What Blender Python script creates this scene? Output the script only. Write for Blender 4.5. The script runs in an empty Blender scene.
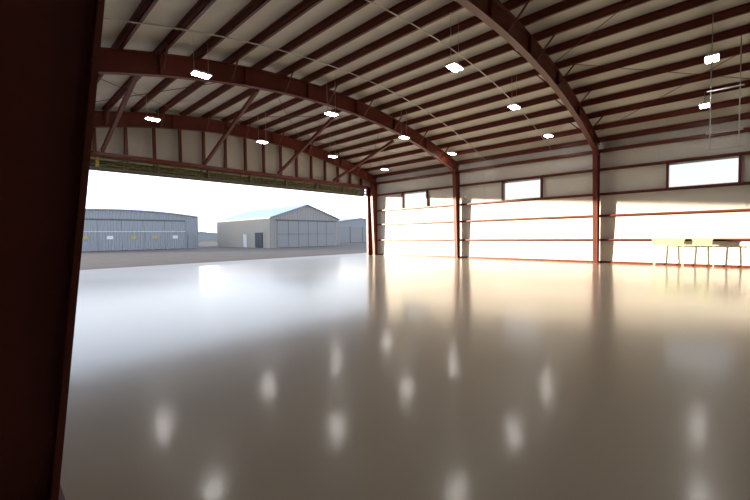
import bpy, bmesh, random
from math import *
from mathutils import Vector, Matrix
random.seed(4)
scene=bpy.context.scene
scene.view_settings.view_transform='Standard'

# ------------------------------------------------------------------ helpers
# site coordinates: s = metres toward the door, n = metres across the hall, z up
def W(s,n,z): return Vector((-s,n,z))

def mat(name,col,rough=.5,metal=0,spec=.5,noise=None,bump=None,wave=None,emit=None,wd=.04):
    m=bpy.data.materials.new(name); m.use_nodes=True
    nt=m.node_tree; b=nt.nodes['Principled BSDF']
    b.inputs['Base Color'].default_value=(*col,1); b.inputs['Roughness'].default_value=rough
    b.inputs['Metallic'].default_value=metal; b.inputs['Specular IOR Level'].default_value=spec
    tc=nt.nodes.new('ShaderNodeTexCoord'); prev=None
    if noise:
        sc,amt=noise
        t=nt.nodes.new('ShaderNodeTexNoise'); t.inputs['Scale'].default_value=sc; t.inputs['Detail'].default_value=5
        nt.links.new(tc.outputs['Object'],t.inputs['Vector'])
        r=nt.nodes.new('ShaderNodeMix'); r.data_type='RGBA'
        r.inputs['A'].default_value=(*[c*(1-amt) for c in col],1); r.inputs['B'].default_value=(*[min(1,c*(1+amt)) for c in col],1)
        nt.links.new(t.outputs['Fac'],r.inputs['Factor']); nt.links.new(r.outputs['Result'],b.inputs['Base Color'])
    if bump:
        sc,st,di=bump
        t=nt.nodes.new('ShaderNodeTexNoise'); t.inputs['Scale'].default_value=sc; t.inputs['Detail'].default_value=3
        nt.links.new(tc.outputs['Object'],t.inputs['Vector'])
        bp=nt.nodes.new('ShaderNodeBump'); bp.inputs['Strength'].default_value=st; bp.inputs['Distance'].default_value=di
        nt.links.new(t.outputs['Fac'],bp.inputs['Height']); nt.links.new(bp.outputs['Normal'],b.inputs['Normal']); prev=bp
    if wave:
        ax,sc,st=wave
        t=nt.nodes.new('ShaderNodeTexWave'); t.bands_direction=ax; t.inputs['Scale'].default_value=sc
        nt.links.new(tc.outputs['Object'],t.inputs['Vector'])
        bp=nt.nodes.new('ShaderNodeBump'); bp.inputs['Strength'].default_value=st; bp.inputs['Distance'].default_value=wd
        if prev: nt.links.new(prev.outputs['Normal'],bp.inputs['Normal'])
        nt.links.new(t.outputs['Fac'],bp.inputs['Height']); nt.links.new(bp.outputs['Normal'],b.inputs['Normal'])
    if emit:
        b.inputs['Emission Color'].default_value=(*emit[0],1); b.inputs['Emission Strength'].default_value=emit[1]
    return m

M={}
M['steel']=mat('maroon_primer_steel',(.15,.027,.015),.42,noise=(3,.18))
M['insul']=mat('white_vinyl_insulation',(.66,.63,.57),.45,noise=(1.5,.06),bump=(2.2,.35,.06),wave=('X',.21,.7),wd=.16)
M['wallins']=mat('wall_insulation',(.78,.75,.69),.5,noise=(1.2,.06),bump=(1.8,.45,.08))
M['wallshade']=mat('bounce_cut_wall_panel',(.20,.17,.14),.5,noise=(1.2,.06),wave=('X',2,.3))  # unseen left and back walls, colour darkened to cut bounce light indoors
M['led']=mat('led_panel',(1,1,1),.4,emit=((1,.98,.94),45))
M['white']=mat('white_enamel',(.75,.75,.73),.4)
M['galv']=mat('galvanised_conduit',(.6,.6,.58),.35,metal=.6)
M['olive']=mat('olive_door_frame',(.15,.13,.05),.5,noise=(4,.3))
M['dark']=mat('dark_door_skin',(.05,.045,.035),.6)
M['green']=mat('pale_green_plastic',(.50,.62,.28),.5)
M['yellow']=mat('pale_bench_wood',(.66,.63,.50),.5,noise=(6,.1))
M['ochre']=mat('ochre_bracket',(.5,.38,.08),.5)
M['asphalt']=mat('asphalt',(.19,.145,.105),.85,noise=(.6,.25),spec=.15)
M['concrete']=mat('apron_concrete',(.46,.39,.31),.5,noise=(.5,.12),spec=.4)
M['siding']=mat('bluegrey_siding',(.35,.36,.36),.5,wave=('Y',1.0,1),wd=.12)
M['siding2']=mat('grey_siding',(.36,.33,.29),.5,wave=('Y',1.0,1),wd=.12)
M['beige']=mat('beige_siding',(.50,.43,.33),.5,wave=('X',.8,1),wd=.12)
M['roofm']=mat('pale_metal_roof',(.33,.47,.70),.4,wave=('X',.6,.6),wd=.1)
M['doorg']=mat('hangar_door_panels',(.27,.265,.25),.5,wave=('Y',2,.4))
M['amber']=mat('amber_window',(.45,.36,.14),.3)
M['drk']=mat('dark_opening',(.08,.085,.09),.4)

# window glass
g=bpy.data.materials.new('window_glass'); g.use_nodes=True; nt=g.node_tree
for n_ in list(nt.nodes):
    if n_.type=='BSDF_PRINCIPLED': nt.nodes.remove(n_)
out=[x for x in nt.nodes if x.type=='OUTPUT_MATERIAL'][0]
tr=nt.nodes.new('ShaderNodeBsdfTransparent'); tr.inputs[0].default_value=(.48,.48,.46,1)
gl=nt.nodes.new('ShaderNodeBsdfGlossy'); gl.inputs['Roughness'].default_value=.05
mx=nt.nodes.new('ShaderNodeMixShader'); mx.inputs[0].default_value=.06
nt.links.new(tr.outputs[0],mx.inputs[1]); nt.links.new(gl.outputs[0],mx.inputs[2]); nt.links.new(mx.outputs[0],out.inputs[0])
M['glass']=g

# epoxy floor
f=bpy.data.materials.new('beige_epoxy_floor'); f.use_nodes=True; nt=f.node_tree; b=nt.nodes['Principled BSDF']
tc=nt.nodes.new('ShaderNodeTexCoord')
t1=nt.nodes.new('ShaderNodeTexNoise'); t1.inputs['Scale'].default_value=140; t1.inputs['Detail'].default_value=2
nt.links.new(tc.outputs['Object'],t1.inputs['Vector'])
cr=nt.nodes.new('ShaderNodeMix'); cr.data_type='RGBA'; cr.inputs['A'].default_value=(.49,.425,.345,1); cr.inputs['B'].default_value=(.66,.59,.49,1)
nt.links.new(t1.outputs['Fac'],cr.inputs['Factor']); nt.links.new(cr.outputs['Result'],b.inputs['Base Color'])
b.inputs['Roughness'].default_value=.28
t3=nt.nodes.new('ShaderNodeTexNoise'); t3.inputs['Scale'].default_value=60; t3.inputs['Detail'].default_value=1
nt.links.new(tc.outputs['Object'],t3.inputs['Vector'])
bp=nt.nodes.new('ShaderNodeBump'); bp.inputs['Strength'].default_value=.18; bp.inputs['Distance'].default_value=.003
nt.links.new(t3.outputs['Fac'],bp.inputs['Height']); nt.links.new(bp.outputs['Normal'],b.inputs['Normal'])
nt.links.new(bp.outputs['Normal'],b.inputs['Coat Normal'])
b.inputs['Specular IOR Level'].default_value=.5
b.inputs['Coat Weight'].default_value=.5; b.inputs['Coat Roughness'].default_value=.095
M['floor']=f

class MB:
    def __init__(s,name): s.name=name; s.v=[]; s.f=[]; s.m=[]; s.mats=[]
    def mi(s,k):
        if k not in s.mats: s.mats.append(k)
        return s.mats.index(k)
    def poly(s,pts,k):
        i=len(s.v); s.v+= [W(*p) for p in pts]; s.f.append(tuple(range(i,i+len(pts)))); s.m.append(s.mi(k))
    def hexa(s,c,k): # 8 corners: bottom 4, top 4 (site coords)
        i=len(s.v); s.v+=[W(*p) for p in c]; mi=s.mi(k)
        for q in ((0,3,2,1),(4,5,6,7),(0,1,5,4),(1,2,6,5),(2,3,7,6),(3,0,4,7)):
            s.f.append(tuple(i+j for j in q)); s.m.append(mi)
    def box(s,s0,s1,n0,n1,z0,z1,k):
        s.hexa([(s0,n0,z0),(s1,n0,z0),(s1,n1,z0),(s0,n1,z0),(s0,n0,z1),(s1,n0,z1),(s1,n1,z1),(s0,n1,z1)],k)
    def bar(s,a,b,w,h,k,sides=4):
        a=Vector(a); b=Vector(b); d=(b-a).normalized()
        up=Vector((0,0,1)) if abs(d.z)<.95 else Vector((1,0,0))
        x=d.cross(up).normalized(); y=x.cross(d).normalized()
        i=len(s.v); mi=s.mi(k)
        off=pi/sides
        for p in (a,b):
            for j in range(sides):
                t=2*pi*j/sides+off; r=1/cos(pi/sides) if sides==4 else 1
                q=p+x*(w/2*cos(t)*r)+y*(h/2*sin(t)*r); s.v.append(W(*q))
        for j in range(sides):
            s.f.append((i+j,i+(j+1)%sides,i+sides+(j+1)%sides,i+sides+j)); s.m.append(mi)
        s.f.append(tuple(i+j for j in range(sides))); s.m.append(mi)
        s.f.append(tuple(i+sides+j for j in range(sides))); s.m.append(mi)
    def done(s,smooth=False):
        me=bpy.data.meshes.new(s.name); me.from_pydata([tuple(v) for v in s.v],[],s.f)
        for k in s.mats: me.materials.append(M[k])
        for p,i in zip(me.polygons,s.m): p.material_index=i; p.use_smooth=smooth
        bm=bmesh.new(); bm.from_mesh(me); bmesh.ops.recalc_face_normals(bm,faces=bm.faces); bm.to_mesh(me); bm.free()
        o=bpy.data.objects.new(s.name,me); scene.collection.objects.link(o); return o

# ------------------------------------------------------------------ layout
NL,NR=-.8,22.75      # side walls
SB,S0=-12.0,21.5     # back wall, door plane
CEN=11.3
FR=[21.0,13.25,4.87,-3.5,-11.6]
def zb(n): return 7.6-.0152*(n-CEN)**2     # underside of arched rafters
DEP=.70
def zt(n): return zb(n)+DEP                # rafter top / purlin underside
PH=.24
def zr(n): return zt(n)+PH                 # roof liner

# floor and outside
o=MB('floor'); o.box(SB-.3,S0+.12,NL-.3,NR+.3,-.25,0,'floor'); o.done()
o=MB('asphalt_ground'); 
o.poly([(S0+.12,-260,-.03),(400,-260,-.03),(400,400,-.03),(S0+.12,400,-.03)],'asphalt')
o.poly([(-260,NR+.31,-.03),(S0+.12,NR+.31,-.03),(S0+.12,400,-.03),(-260,400,-.03)],'asphalt')
o.done()
o=MB('concrete_apron'); o.box(S0+.125,S0+3.0,NL-3,NR+6,-.2,-.012,'concrete'); o.done()

# right wall with window openings
WZ0,WZ1=3.72,4.88
wins=[(15.95,18.3),(7.78,10.15),(-.53,1.95),(-8.8,-6.35)]
ztop=zr(NR)+.05
o=MB('wall_right')
cuts=sorted([c for w in wins for c in w])
T=.18
o.box(SB,S0,NR,NR+T,0,WZ0,'wallins'); o.box(SB,S0,NR,NR+T,WZ1,ztop,'wallins')
e=[SB]+cuts+[S0]
for i in range(0,len(e),2): o.box(e[i],e[i+1],NR,NR+T,WZ0,WZ1,'wallins')
o.done()
for i,(a,bb) in enumerate(wins):
    o=MB('window_%d'%(i+1))
    o.poly([(a,NR+.12,WZ0),(bb,NR+.12,WZ0),(bb,NR+.12,WZ1),(a,NR+.12,WZ1)],'glass')
    for (p,q,r,t) in ((a,bb,WZ0,WZ0+.05),(a,bb,WZ1-.05,WZ1),(a,a+.05,WZ0,WZ1),(bb-.05,bb,WZ0,WZ1)):
        o.box(p,q,NR+.08,NR+.16,r,t,'white')
    o.done()
# girts
o=MB('wall_girts')
for z in (1.17,2.45,WZ0-.12,WZ1+.02):
    o.box(SB,S0-.35,NR-.20,NR-.002,z,z+.03,'steel')
    o.box(SB,S0-.35,NR-.20,NR-.18,z,z+.12,'steel')
o.box(SB,S0-.35,NR-.22,NR-.002,5.86,6.02,'steel')
for w in wins:
    for p in w: o.box(p-.05,p+.05,NR-.17,NR-.003,WZ0-.1,WZ1+.02,'steel')
o.box(SB,S0-.35,NR-.06,NR-.003,0,.1,'steel')
o.done()
# insulation seams (vertical laps)
o=MB('trim_1')
s=SB+.6
while s<S0-.5:
    if not any(a-.1<s<b_+.1 for a,b_ in wins): o.box(s,s+.05,NR-.012,NR-.003,.12,5.85,'white')
    s+=1.52
o.done()

o=MB('wall_left'); o.box(SB,S0,NL-T,NL,0,zr(NL)+.05,'wallshade'); o.done()
o=MB('wall_back')
N=24
for i in range(N):
    a=NL+(NR-NL)*i/N; c=NL+(NR-NL)*(i+1)/N
    o.hexa([(SB-T,a,0),(SB,a,0),(SB,c,0),(SB-T,c,0),(SB-T,a,zr(a)),(SB,a,zr(a)),(SB,c,zr(c)),(SB-T,c,zr(c))],'wallshade')
o.done()

# roof liner
o=MB('ceiling'); N=40
for i in range(N):
    a=NL-T+(NR-NL+2*T)*i/N; c=NL-T+(NR-NL+2*T)*(i+1)/N
    o.hexa([(SB-T,a,zr(a)),(S0+.4,a,zr(a)),(S0+.4,c,zr(c)),(SB-T,c,zr(c)),(SB-T,a,zr(a)+.15),(S0+.4,a,zr(a)+.15),(S0+.4,c,zr(c)+.15),(SB-T,c,zr(c)+.15)],'insul')
o.done()

# purlins : Z sections
o=MB('roof_purlins')
np_=21
for i in range(np_):
    n=NL+.35+(NR-NL-.6)*i/(np_-1)
    z=zt(n)+.005; z2=zr(n)-.01
    o.box(SB,S0,n-.012,n+.012,z,z2,'steel')
    o.box(SB,S0,n-.012,n+.085,z,z+.015,'steel')
    o.box(SB,S0,n-.085,n+.012,z2-.015,z2,'steel')
o.done()

# arched frames
def frame(s,left=True,fw=.22,dep_col=(.36,.85),name='arched_steel_frame'):
    o=MB(name)
    ft=.03; wt=.02; K=48
    nA,nB=NL+.03,NR-.21
    def ring(a,c):
        h=wt/2
        o.hexa([(s-h,*a[0]),(s+h,*a[0]),(s+h,*c[0]),(s-h,*c[0]),(s-h,*a[1]),(s+h,*a[1]),(s+h,*c[1]),(s-h,*c[1])],'steel')
        for e_ in (0,1):
            p=Vector(a[e_]);q=Vector(c[e_]); oth=Vector(a[1-e_]); oth2=Vector(c[1-e_])
            u=(oth-p).normalized()*ft; u2=(oth2-q).normalized()*ft
            h=fw/2; p2=p+u;q2=q+u2
            o.hexa([(s-h,*p),(s+h,*p),(s+h,*q),(s-h,*q),(s-h,*p2),(s+h,*p2),(s+h,*q2),(s-h,*q2)],'steel')
    ks=[nA+(nB-nA)*i/K for i in range(K+1)]
    for i in range(K):
        a,c=ks[i],ks[i+1]
        ring(((a,zb(a)),(a,zt(a))),((c,zb(c)),(c,zt(c))))
    for i in range(4,K,6):
        a=ks[i]; o.box(s-fw/2,s+fw/2,a-.01,a+.01,zb(a),zt(a),'steel')
    cols=[(nB,-1)]
    if left: cols.append((nA,1))
    for base,dr in cols:
        zz=zb(base+dr*dep_col[1])+.02
        ring(((base+dr*dep_col[0],0),(base,0)),((base+dr*dep_col[1],zz),(base,zz)))
        o.box(s-fw/2-.05,s+fw/2+.05,min(base,base+dr*dep_col[0])-.03,max(base,base+dr*dep_col[0])+.03,0,.03,'steel')
        for f_ in (0,.5): 
            o.box(s-fw/2,s+fw/2,min(base,base+dr*dep_col[1]),max(base,base+dr*dep_col[1]),zz+f_*DEP,zz+f_*DEP+.02,'steel')
    for i in range(2,np_-2,2):
        n=NL+.35+(NR-NL-.6)*i/(np_-1)
        for d in ((-1,1) if s<20 else (-1,)):
            o.bar((s+d*.1,n,zb(n)+.05),(s+d*.72,n,zt(n)+.02),.045,.045,'steel')
    return o.done()
for s in FR: frame(s,dep_col=(.34,.62))

# near tapered column beside the camera
def near_column():
    o=MB('tapered_steel_column')
    s=2.95; top=6.0; fw=.24; back=-.55
    n0,n1=.245,.245+.108*top
    h=.012
    o.hexa([(s-h,back,0),(s+h,back,0),(s+h,n0,0),(s-h,n0,0),(s-h,back,top),(s+h,back,top),(s+h,n1,top),(s-h,n1,top)],'steel')
    for (a,c,th) in ((n0,n1,-.035),(back,back,.035)):
        w=fw/2
        o.hexa([(s-w,a,0),(s+w,a,0),(s+w,a+th,0),(s-w,a+th,0),(s-w,c,top),(s+w,c,top),(s+w,c+th,top),(s-w,c+th,top)],'steel')
    o.box(s-.17,s+.17,back-.04,n0+.04,0,.03,'steel')
    o.box(s-fw/2,s+fw/2,back,n1,top,top+.03,'steel')
    o.hexa([(s-.01,n1-.3,top),(s+.01,n1-.3,top),(s+.01,n1,top),(s-.01,n1,top),(s-.01,n1-.3,zt(n1)),(s+.01,n1-.3,zt(n1)),(s+.01,n1,zt(n1)),(s-.01,n1,zt(n1))],'steel')
    for dn in (-.4,-.1,.1):
        for ds in (-.07,.07):
            o.bar((s+ds,dn,.03),(s+ds,dn,.07),.035,.035,'galv',6)
    o.done()
near_column()

# ------------------------------------------------------------------ door header wall + folded door
o=MB('wall_door_header')
NH0,NH1=.3,NR-.6
HB=5.62
K=30
sh=S0+.14
for i in range(K):
    a=NL+(NR-NL)*i/K; c=NL+(NR-NL)*(i+1)/K
    o.hexa([(sh,a,HB),(sh+.1,a,HB),(sh+.1,c,HB),(sh,c,HB),(sh,a,zr(a)),(sh+.1,a,zr(a)),(sh+.1,c,zr(c)),(sh,c,zr(c))],'insul')
o.done()
o=MB('door_header_truss')
o.box(S0-.3,S0+.02,NL+.6,NR-.9,HB-.12,HB+.06,'steel')
n=NL+.8
while n<NR-.8:
    z1=zb(n)+.3
    if z1>HB+.1: o.box(S0-.16,S0+.02,n-.06,n+.06,HB,z1,'steel')
    n+=1.25
o.done()
o=MB('door_kicker_braces')
for n in (4.0,8.7,13.4,18.1):
    o.bar((S0-.32,n,5.75),(15.3,n,zt(n)),.13,.16,'steel')
o.done()
o=MB('folded_hangar_door')
z0,z1=5.0,5.6
for sa in (S0+.25,S0+1.0):
    o.box(sa,sa+.1,NH0,NH1,z0,z0+.09,'olive'); o.box(sa,sa+.1,NH0,NH1,z1-.09,z1,'olive')
    o.box(sa+.01,sa+.05,NH0,NH1,z0+.27,z0+.33,'olive')
    n=NH0; k=0
    while n<NH1-.1:
        o.box(sa+.02,sa+.08,n,n+.07,z0,z1,'olive')
        if n+1.2<NH1:
            o.bar((sa+.05,n,z0+.08 if k%2 else z1-.08),(sa+.05,n+1.2,z1-.08 if k%2 else z0+.08),.04,.04,'olive')
        n+=1.2;k+=1
o.box(S0+.36,S0+.99,NH0,NH1,z0+.02,z0+.06,'dark'); o.box(S0+1.12,S0+1.16,NL,NR,z0,z1+.7,'dark')
for n in [1.2+2.6*i for i in range(9)]:
    if n<NH1-.3: o.box(S0+.05,S0+.24,n,n+.12,z0+.05,z1-.13,'ochre' if n<5 else 'olive')
o.done()
# door side posts
o=MB('door_jamb_posts')
for a,c in ((NR-.75,NR-.45),(NL+.05,NL+.5)):
    o.box(S0-.05,S0+.13,a,c,0,HB,'steel')
o.box(S0+.02,S0+.12,NR-.45,NR,0,HB,'steel'); 
o.done()

# ------------------------------------------------------------------ lights
LP=[(12.0,4.9),(6.05,10.1),(17.9,5.2),(18.1,10.5),(12.0,10.2),(12.2,15.3),(6.2,14.9),(6.7,20.5),(12.5,20.5),(18.3,15.6),(.6,20.3),(18.2,20.5),(.3,15.0),(.4,10.1),(6.1,5.0),(.4,5.0),(-5.6,5.0),(-5.6,10.1),(-5.6,15),(-5.6,20.3)]
for (s,n) in LP:
    o=MB('high_bay_light')
    z=6.69
    if s>17 and n>20: z=6.45
    L,Wd=.56,.32
    o.box(s-Wd/2,s+Wd/2,n-L/2,n+L/2,z+.03,z+.085,'white')
    o.hexa([(s-.1,n-.2,z+.085),(s+.1,n-.2,z+.085),(s+.1,n+.2,z+.085),(s-.1,n+.2,z+.085),(s-.07,n-.15,z+.13),(s+.07,n-.15,z+.13),(s+.07,n+.15,z+.13),(s-.07,n+.15,z+.13)],'white')
    for d in (-1,1):
        o.box(s+d*.085-.055,s+d*.085+.055,n-L/2+.04,n+L/2-.04,z,z+.032,'led')
    for d in (-1,1):
        o.bar((s,n+d*.22,z+.1),(s,n+d*.22,zt(n)+.1),.012,.012,'galv')
    o.done()
# conduits along the arch
def conduit(s,dz=.02):
    o=MB('electrical_conduit'); K=60
    pts=[(s,NL+.3+(NR-NL-.6)*i/K) for i in range(K+1)]
    for a,c in zip(pts,pts[1:]):
        o.bar((a[0],a[1],zt(a[1])-dz),(c[0],c[1],zt(c[1])-dz),.045,.045,'galv',6)
    o.done()
conduit(7.2); conduit(11.2)

# rod bracing
o=MB('roof_rod_bracing')
for (sa,sb) in ((13.4,20.8),(-3.4,4.7)):
    for (na,nb) in ((1,8),(8,15),(15,21.5)):
        for p,q in (((sa,na),(sb,nb)),((sa,nb),(sb,na))):
            o.bar((p[0],p[1],zt(p[1])-.06),(q[0],q[1],zt(q[1])-.06),.025,.025,'steel',6)
o.done()
# hanging strut trapeze near right wall
o=MB('hanging_strut_rack')
for s in (-.35,.35):
    o.bar((s,16.9,4.3),(s,16.9,zt(16.9)+.1),.03,.03,'galv',6)
for z in (4.35,4.9,6.3):
    o.bar((-.45,16.9,z),(.45,16.9,z),.04,.04,'galv')
o.done()

# workbench by the wall
o=MB('workbench')
s0_,s1_,n0_,n1_=.1,2.5,21.85,22.4
o.box(s0_,s1_,n0_,n1_,.98,1.02,'yellow')
for s in (s0_+.15,s0_+1.2,s1_-.15):
    for n,dn in ((n0_+.08,-.04),(n1_-.08,.04)):
        o.bar((s,n,.98),(s,n+dn,0),.035,.035,'yellow')
    o.bar((s,n0_+.06,.45),(s,n1_-.06,.45),.025,.025,'yellow')
o.done()
o=MB('storage_crate')
for (a,c) in ((1.25,2.4),(.3,.95)):
    o.box(a,c,21.9,22.3,1.022,1.22,'green'); o.box(a-.03,c+.03,21.87,22.33,1.22,1.27,'green')
o.done()

# ------------------------------------------------------------------ outside hangars
def hangar(name,sf,depth,na,nb,eave,peak,front,side,arch=False):
    o=MB(name); c=(na+nb)/2; K=16 if arch else 2
    def h(n):
        t=abs(n-c)/((nb-na)/2)
        return peak-(peak-eave)*(t**2 if arch else t)
    for i in range(K):
        a=na+(nb-na)*i/K; e_=na+(nb-na)*(i+1)/K
        for s in (sf,sf+depth):
            o.poly([(s,a,-.03),(s,e_,-.03),(s,e_,h(e_)),(s,a,h(a))],front)
        o.hexa([(sf-.25,a,h(a)),(sf+depth+.25,a,h(a)),(sf+depth+.25,e_,h(e_)),(sf-.25,e_,h(e_)),(sf-.25,a,h(a)+.12),(sf+depth+.25,a,h(a)+.12),(sf+depth+.25,e_,h(e_)+.12),(sf-.25,e_,h(e_)+.12)],'roofm')
    for n in (na,nb):
        o.poly([(sf,n,-.03),(sf+depth,n,-.03),(sf+depth,n,h(n)),(sf,n,h(n))],side)
    return o
o=hangar('low_arch_hangar',60,20,3,23.3,4.85,5.55,'siding','siding',True)
o.box(59.85,60,5,21.3,4.1,4.3,'drk')
for i in range(6):
    a=5+i*2.7; o.box(59.86,59.98,a+.02,a+2.68,.05,4.1,'siding')
    o.box(59.8,59.86,a+1,a+1.7,1.55,2.0,'amber' if i in (1,3,4) else 'white')
o.box(59.8,59.86,5,21.3,2.55,2.63,'white')
o.box(59.85,60.02,21.7,22.7,0,2.1,'doorg')
o.done()
o=hangar('gabled_hangar',49,18,29.3,43,4.5,6.7,'siding2','beige')
o.box(48.85,49,30.6,41.8,0,4.1,'doorg'); o.box(48.75,48.86,30.2,42.2,4.1,4.25,'drk')
for i in range(1,6): o.box(48.82,48.86,30.6+i*1.87-.02,30.6+i*1.87+.02,0,4.1,'drk')
o.box(48.82,48.86,30.6,41.8,2.0,2.05,'drk')
o.box(51,53.2,29.2,29.32,0,2.3,'drk'); o.box(56,57,29.2,29.32,0,2.1,'white')
o.done()
o=hangar('low_hangar',66,20,54,76,4.6,6.0,'siding','siding')
o.box(65.85,66,57,74,0,3.9,'doorg')
for i in range(4): o.box(65.8,65.86,57+i*4.2,57.15+i*4.2,0,3.9,'drk')
o.done()
o=hangar('distant_shed',190,20,62,88,3.4,4.6,'siding','siding')
o.done()

# ------------------------------------------------------------------ light
w=bpy.data.worlds.new('sky'); scene.world=w; w.use_nodes=True; nt=w.node_tree
bg=nt.nodes['Background']; tc=nt.nodes.new('ShaderNodeTexCoord'); sx=nt.nodes.new('ShaderNodeSeparateXYZ')
nt.links.new(tc.outputs['Generated'],sx.inputs[0])
rp=nt.nodes.new('ShaderNodeValToRGB'); nt.links.new(sx.outputs['Z'],rp.inputs[0])
el=rp.color_ramp.elements; el[0].position=0; el[0].color=(1,.97,.93,1); el[1].position=.7; el[1].color=(.28,.40,.66,1)
e2=el.new(.12); e2.color=(.90,.95,1,1); e3=el.new(.3); e3.color=(.64,.77,1,1)
nt.links.new(rp.outputs[0],bg.inputs[0]); bg.inputs[1].default_value=2.4
sd=bpy.data.lights.new('sun','SUN'); sd.energy=12.5; sd.angle=radians(.8); sd.color=(1,.85,.64)
so=bpy.data.objects.new('sun',sd); scene.collection.objects.link(so)
d=Vector((.72,.69,-.072)); so.rotation_euler=d.to_track_quat('-Z','Y').to_euler(); so.location=(-60,-40,20)

# ------------------------------------------------------------------ camera
fpx,yaw,pit,rol=368.74,.7547,.0386,-.0124
fw=Vector((-sin(yaw),cos(yaw),0)); rt=Vector((cos(yaw),sin(yaw),0)); up0=Vector((0,0,1))
F=fw*cos(pit)-up0*sin(pit); U=fw*sin(pit)+up0*cos(pit)
R=rt*cos(rol)+U*sin(rol); U2=-rt*sin(rol)+U*cos(rol)
cd=bpy.data.cameras.new('camera'); cd.sensor_width=36; cd.lens=36*fpx/750; cd.clip_end=2000
co=bpy.data.objects.new('camera',cd); scene.collection.objects.link(co)
m=Matrix((( R.x,U2.x,-F.x,0),(R.y,U2.y,-F.y,0),(R.z,U2.z,-F.z,1.6),(0,0,0,1)))
co.matrix_world=m; scene.camera=co
